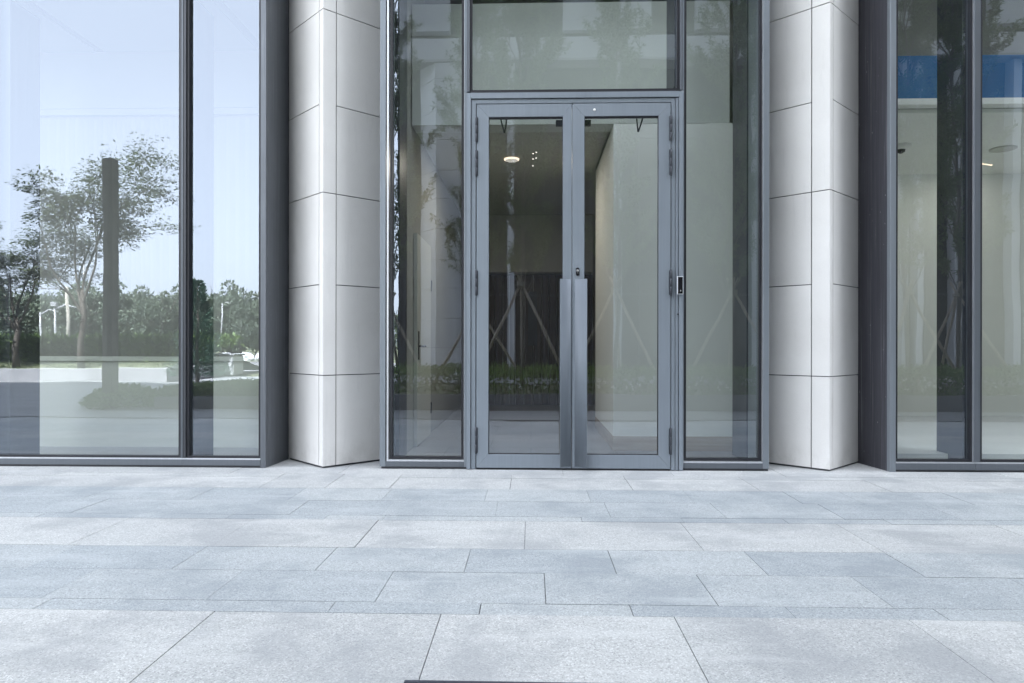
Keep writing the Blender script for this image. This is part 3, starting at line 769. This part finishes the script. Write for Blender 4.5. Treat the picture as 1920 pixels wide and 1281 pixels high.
leaf_mesh('foliage', hedge_leaves(r, -2.8, 13.9, -8.1, -5.0, .22, .60, 26000, .065), 'leaf_hedge', h1)
fl = []
for _ in range(120):
    cx, cz = r.uniform(-2.7, 13), r.uniform(.34, .5); cy = -4.97+r.uniform(-.02, .05)
    for _k in range(6): fl.append((Vector((cx, cy, cz))+rv(r)*.018, (rv(r)+Vector((0, .6, .2))).normalized(), rv(r), .035, .014, r.random()))
leaf_mesh('blossoms', fl, 'petal', h1)
h2 = thing('hedge', 'low wedge of ground cover reflected at the foot of the wide left window', 'hedge', (0, 0, 0))
leaf_mesh('foliage', hedge_leaves(r, -5.85, -3.65, -7.7, -5.0, .15, .34, 9000, .06), 'leaf_hedge', h2)
h3 = thing('shrub', 'loose leafy shrub reflected beside the brown pylon', 'shrub', (-6.5, -5.2, 0))
lv = []
for _ in range(2600):
    v = rv(r); v = Vector((v.x*.62, v.y*.45, abs(v.z)*.30))*r.uniform(.75, 1.05)
    lv.append((v+Vector((0, 0, .03)), (v.normalized()+rv(r)*.7).normalized(), rv(r), r.uniform(.05, .10), .017, r.random()))
leaf_mesh('foliage', lv, 'leaf_hedge', h3)
bm = bmesh.new()
for _ in range(14):
    v = rv(r); tube(bm, [(0, 0, 0), (v.x*.5, v.y*.35, abs(v.z)*.25+.03)], [.008, .003], 5)
obj('stems', bm, 'bark', h3)
# pylon
py = thing('sign_pylon', 'tall brown metal pylon reflected in front of the tree in the left window', 'pylon', (-6.62, -4.98, 0)); py.rotation_euler.z = .05
bm = bmesh.new(); box(bm, -.08, .08, -.08, .08, 0, 3.92, bev=.006)
obj('shaft', bm, 'pylon_bronze', py)
bm = bmesh.new(); box(bm, -.003, .003, .078, .083, .05, 3.85); box(bm, -.079, .079, .078, .0815, 1.85, 1.858); box(bm, -.079, .079, .078, .0815, 3.1, 3.108); obj('seam', bm, 'dark_trim', py)

# plaza trees on the bank (left, mirrored)
def plaza_tree(seed, label):
    r = random.Random(seed)
    root = thing('plaza_tree', label, 'tree', (0, 0, .4), 'layered trees on the grassy bank')
    bm = bmesh.new(); tips = []
    tube(bm, [(0, 0, -.1), (.04, 0, .7), (-.03, .02, 1.4), (.03, 0, 2.0)], [.12, .09, .08, .07], 9)
    for k in range(5):
        a = 2*PI*k/5+r.uniform(-.4, .4); rr_ = r.uniform(.40, .95)
        d = Vector((math.cos(a)*rr_, math.sin(a)*rr_, 1)); branch(r, bm, Vector((.02, 0, r.uniform(1.1, 1.95))), d, r.uniform(1.9, 2.5), .036, 3, tips, .05, 6, .22, (3, 4), .72, .60)
    obj('trunk', bm, 'bark', root)
    lv = []
    for pts_, dd in tips:
        if pts_[-1].z < 3.5 and r.random() < .85: continue
        for _ in range(r.randint(50, 74)):
            i = r.randrange(len(pts_)-1); p = pts_[i].lerp(pts_[i+1], r.random())
            h = rv(r); off = Vector((h.x*.36, h.y*.36, h.z*.05)); d = Vector((h.x, h.y, r.uniform(-.35, .15))).normalized()
            nrm = (Vector((0, 0, 1))+rv(r)*.5)
            lv.append((p+off, d, nrm, r.uniform(.09, .15), r.uniform(.018, .030), r.random()))
    leaf_mesh('crown', lv, 'leaf_dark', root); return root
pt = plaza_tree(4, 'spreading tree with forked trunk, reflected behind the brown pylon'); pt.location = (-12.9, -13.7, .35); pt.scale = (.95, .95, 1.10); pt.rotation_euler.z = 2.7
p2 = copy_tree(pt); p2.location = (-15.0, -13.9, .35); p2.rotation_euler.z = 2.3; p2.scale = (.85, .85, .74); p2['label'] = 'spreading tree reflected at the left edge of the photo'
p3 = copy_tree(pt); p3.scale = (.8, .8, .7); p3.location = (-17.9, -14.8, .35); p3.rotation_euler.z = 4.0; p3['label'] = 'spreading tree past the left edge of the reflection'

# grassy bank with kerb wall, hedge on top and a handrail
bk = thing('bank_planter', 'long low grey wall edging the grassy bank in the left reflection', 'planter wall', (-20, -13.2, 0))
bm = bmesh.new(); box(bm, -20, 9.9, -.15, .15, 0, .33, bev=.006); box(bm, 9.6, 9.9, -3.5, -.151, 0, .33, bev=.006); obj('wall', bm, 'planter_stone', bk)
bm = bmesh.new()
vs = [bm.verts.new(p) for p in ((-20, -.15, .30), (9.6, -.15, .30), (9.6, -4.5, .62), (-20, -4.5, .62), (-20, -8, .45), (9.6, -8, .0))]
bm.faces.new(vs[:4]); bm.faces.new((vs[3], vs[2], vs[5], vs[4])); obj('slope', bm, 'ground_soil', bk)
gl = []
for _ in range(12000):
    x = r.uniform(-40, -10.4); yy = r.uniform(0, 4.3); gl.append((Vector((x, -13.35-yy, .30+.32*yy/4.35)), (Vector((0, 0, 1))+rv(r)*.5).normalized(), rv(r), r.uniform(.06, .12), .012, r.random()))
g = leaf_mesh('grass', gl, 'grass_blade'); tag(g, 'grass on the sloping bank', 'grass', kind='stuff')
h4 = thing('hedge', 'trimmed hedge on the grassy bank reflected below the trees', 'hedge', (0, 0, 0))
leaf_mesh('foliage', hedge_leaves(r, -40, -10.2, -18.2, -15.6, .45, 1.18, 42000, .20), 'leaf_hedge', h4)
hr = thing('handrail', 'pale slanting handrail at the end of the grassy bank', 'handrail', (-9.9, -13.0, 0))
for dx in (0, .1):
    bm = bmesh.new(); tube(bm, [(dx-.02, 0, .33), (dx+.36, -.3, .86)], .024, 8); obj('rail', bm, 'white_steel', hr)
cf = thing('conical_tree', 'dark green conical evergreen reflected beside the window mullion', 'tree', (-9.15, -12.9, 0))
bm = bmesh.new(); tube(bm, [(0, 0, 0), (0, 0, 2.6)], [.06, .01], 7); obj('trunk', bm, 'bark', cf)
lv = []
for _ in range(6500):
    z = .15+2.6*r.random()**1.1; a = r.uniform(0, 2*PI); rr_ = (.60*(1-(z-.1)/2.8)**.85+.03)*(1+.30*math.sin(z*8+2*math.sin(a*2)))*r.uniform(.5, 1.1)
    d = Vector((math.cos(a), math.sin(a), .6)); lv.append((Vector((rr_*math.cos(a), rr_*math.sin(a), z)), (d+rv(r)*.5).normalized(), rv(r), r.uniform(.06, .11), .014, r.random()))
leaf_mesh('crown', lv, 'leaf_conifer', cf)
# white box and stones by the far road
wbx = thing('stone_plinth', 'pale stone block beside the road in the left reflection', 'plinth', (-10.6, -17.5, 0))
bm = bmesh.new(); box(bm, -.6, .6, -.4, .4, 0, .62, bev=.02); obj('block', bm, 'opp_stone', wbx)
bm = bmesh.new(); box(bm, -.64, .64, -.44, .44, .622, .68, bev=.01); obj('cap_stone', bm, 'opp_stone', wbx)
for i in range(6):
    bm = bmesh.new(); bmesh.ops.create_icosphere(bm, subdivisions=2, radius=.55)
    for v in bm.verts: v.co *= r.uniform(.8, 1.15)
    o = obj('garden_rock', bm, 'opp_stone'); o.location = (-20.5+i*1.25+r.uniform(-.2, .2), -37, .1); o.scale = (1, .8, .7)
    tag(o, 'pale rock in the row beyond the road in the left reflection', 'rock', 'pale rocks beyond the road')

# background trees
def bg_tree(seed, h, wd):
    r = random.Random(seed)
    root = thing('broadleaf_tree', '', 'tree', (0, 0, 0), 'trees beyond the road')
    bm = bmesh.new(); tips = []
    tube(bm, [(0, 0, -.1), (.05, 0, h*.25), (0, 0, h*.45), (0, 0, h*.8)], [.16, .13, .1, .04], 7)
    for k in range(7):
        a = r.uniform(0, 2*PI); branch(r, bm, Vector((0, 0, h*r.uniform(.25, .55))), Vector((math.cos(a), math.sin(a), .8)), h*.3, .05, 1, tips, .05, 5)
    obj('trunk', bm, 'bark', root)
    cl = []
    for _ in range(34):
        v = rv(r); k = r.uniform(.35, 1)
        cl.append((Vector((v.x*wd*k, v.y*wd*k, h*.50+v.z*h*.46*k)), r.uniform(.40, .8)*wd*.5, r.uniform(-.25, .25)))
    lv = []
    for c, rad_, tn in cl:
        for _ in range(110):
            v = rv(r); p = c+Vector((v.x, v.y, v.z*.7))*rad_*r.uniform(.6, 1.05)
            lv.append((p, (v+rv(r)*.8).normalized(), (v+rv(r)*.5), r.uniform(.16, .30), r.uniform(.05, .09), min(1, max(0, .5+tn+r.uniform(-.3, .3)+.2*v.z))))
    leaf_mesh('crown', lv, 'leaf_forest_haze', root); return root
protos = [bg_tree(7, 5.4, 1.9), bg_tree(8, 4.9, 2.1), bg_tree(9, 5.8, 1.7)]
k = 0
for row, (Y, n) in enumerate(((-43, 17), (-47, 16), (-52, 14))):
    for i in range(n):
        x = -58+i*(39/n)*1.0+r.uniform(-.8, .8)+row*1.0
        o = protos[k] if k < 3 else copy_tree(protos[k % 3])
        o.location = (x, Y+r.uniform(-1.2, 1.2), 0); o.rotation_euler.z = r.uniform(0, 6); s = r.uniform(.85, 1.10)*(1+.05*row); o.scale = (s, s, s)
        o['label'] = ('hazy green tree in the front row beyond the road, mirrored in the left window', 'hazy green tree in the middle row beyond the road, mirrored in the left window', 'hazy green tree in the last row beyond the road, mirrored in the left window')[row]
        o['group'] = ('front row of trees beyond the road', 'middle row of trees beyond the road', 'last row of trees beyond the road')[row]
        k += 1
for x, Y, s, lab in ((-19.6, -40, .56, 'small round tree reflected left of the metal reveal'), (-22.6, -41, .62, 'small tree beside the round one in the narrow left pane'), (-17.4, -46, .50, 'small far tree at the right end of the narrow left pane')):
    o = copy_tree(protos[1]); o.location = (x, Y, 0); o.scale = (s, s, s); o['label'] = lab; o['group'] = 'small trees by the road bend'

lv = []
for _ in range(26000):
    x = r.uniform(-85, 0); tz = 3.9+.5*math.sin(x*.9)+.4*math.sin(x*2.3+1); z = tz*r.random()**.7
    lv.append((Vector((x, -57+r.uniform(-1.5, 1.5), z)), rv(r), rv(r), r.uniform(.35, .6), .12, r.random()))
tl = leaf_mesh('treeline', lv, 'leaf_forest_haze'); tag(tl, 'unbroken belt of trees far beyond the road', 'woodland', kind='stuff')
# street poles
def pole(name, label, x, y, h, r0, mat, arm=None):
    root = thing(name, label, 'pole', (x, y, 0))
    bm = bmesh.new(); tube(bm, [(0, 0, 0), (0, 0, h)], [r0, r0*.75], 10); obj('post', bm, mat, root)
    if arm:
        bm = bmesh.new(); tube(bm, [(0, 0, h-.1), (arm*.5, 0, h+.12), (arm, 0, h+.05)], [r0*.6, r0*.5, r0*.4], 8); obj('arm', bm, mat, root)
    return root
pole('signal_pole', 'white signal pole with curved arm, mirrored among the left trees', -26.1, -30, 2.75, .065, 'white_steel', 1.0)
cp = pole('camera_pole', 'white pole topped by a traffic camera, mirrored among the left trees', -25.3, -30, 3.0, .065, 'white_steel', 1.2)
bm = bmesh.new(); box(bm, -.16, .16, -.1, .1, 3.02, 3.18, bev=.01); obj('camera_housing', bm, 'white_steel', cp)
pole('concrete_pole', 'buff concrete pole, mirrored among the left trees', -24.6, -30, 4.0, .10, 'concrete_pole')
pole('street_lamp', 'thin tall grey lamp post, mirrored behind the spreading tree', -24.4, -31, 6.4, .05, 'white_steel', 1.4)
pole('street_lamp', 'lamp post with a short arm, mirrored near the round tree', -20.9, -40, 3.9, .05, 'white_steel', .6)

# ------------------------------------------------------------------ building across the plaza (mirrored in the doors)
op = thing('opposite_building', 'stone and dark glass building across the plaza, mirrored in the doors', 'building', (0, -16, 0))
bm = bmesh.new(); box(bm, -4.3, 30, -12, -.35, -.05, 9.9); box(bm, -4.3, 30, -12, -.35, 11.0, 22); obj('glazing', bm, 'opp_glass', op)
bm = bmesh.new(); box(bm, -4.5, 30, -12, .0, 9.95, 10.75, bev=.02); box(bm, -4.5, 30, -12, .25, 14.6, 15.4, bev=.02); box(bm, -4.5, 30, -12, .0, 18.8, 19.6, bev=.02); obj('floor_band', bm, 'opp_stone', op)
bm = bmesh.new(); box(bm, -4.4, 30, -.30, .35, 9.86, 9.94); obj('soffit', bm, 'opp_soffit', op)
for x, wv in ((-3.55, 1.36), (-.75, .22), (2.62, .22), (7.0, .22), (11.5, .18), (11.95, .18), (13.1, .2), (14.85, .24), (18, 1.3), (22, .24), (26, .24)):
    bm = bmesh.new()
    z = .0
    while z < 9.8:
        z1 = min(z+.93, 9.84)
        if wv > 1: prism(bm, [(x, -.3), (x+wv*.42, .32), (x+wv, .32), (x+wv, -.3)], z+.006, z1-.006)
        else: box(bm, x, x+wv, -.3, .1, z, z1+.001 if False else z1)
        z = z1
    obj('pier', bm, 'opp_stone', op)
for k, (x, wv) in enumerate(((-4.2, 1.6), (-1.7, 1.3), (1.0, 1.2), (2.8, 1.0), (5.2, 1.4), (7.4, 1.0), (9.6, .8), (11.4, .8), (14.3, 1.2), (17, 1.3), (20, 1.3), (24, 1.3))):
    bm = bmesh.new(); box(bm, x, x+wv, -.345, -.05, 11.0, 14.6); obj('upper_pier', bm, 'opp_stone', op)
bm = bmesh.new()
for i in range(23): box(bm, -4.1+i*1.5, -4.05+i*1.5, -.345, -.28, 0, 9.9)
for z in (2.6, 5.2, 7.6): box(bm, -4.3, 30, -.345, -.29, z, z+.06)
obj('mullion_grid', bm, 'fin_metal', op)
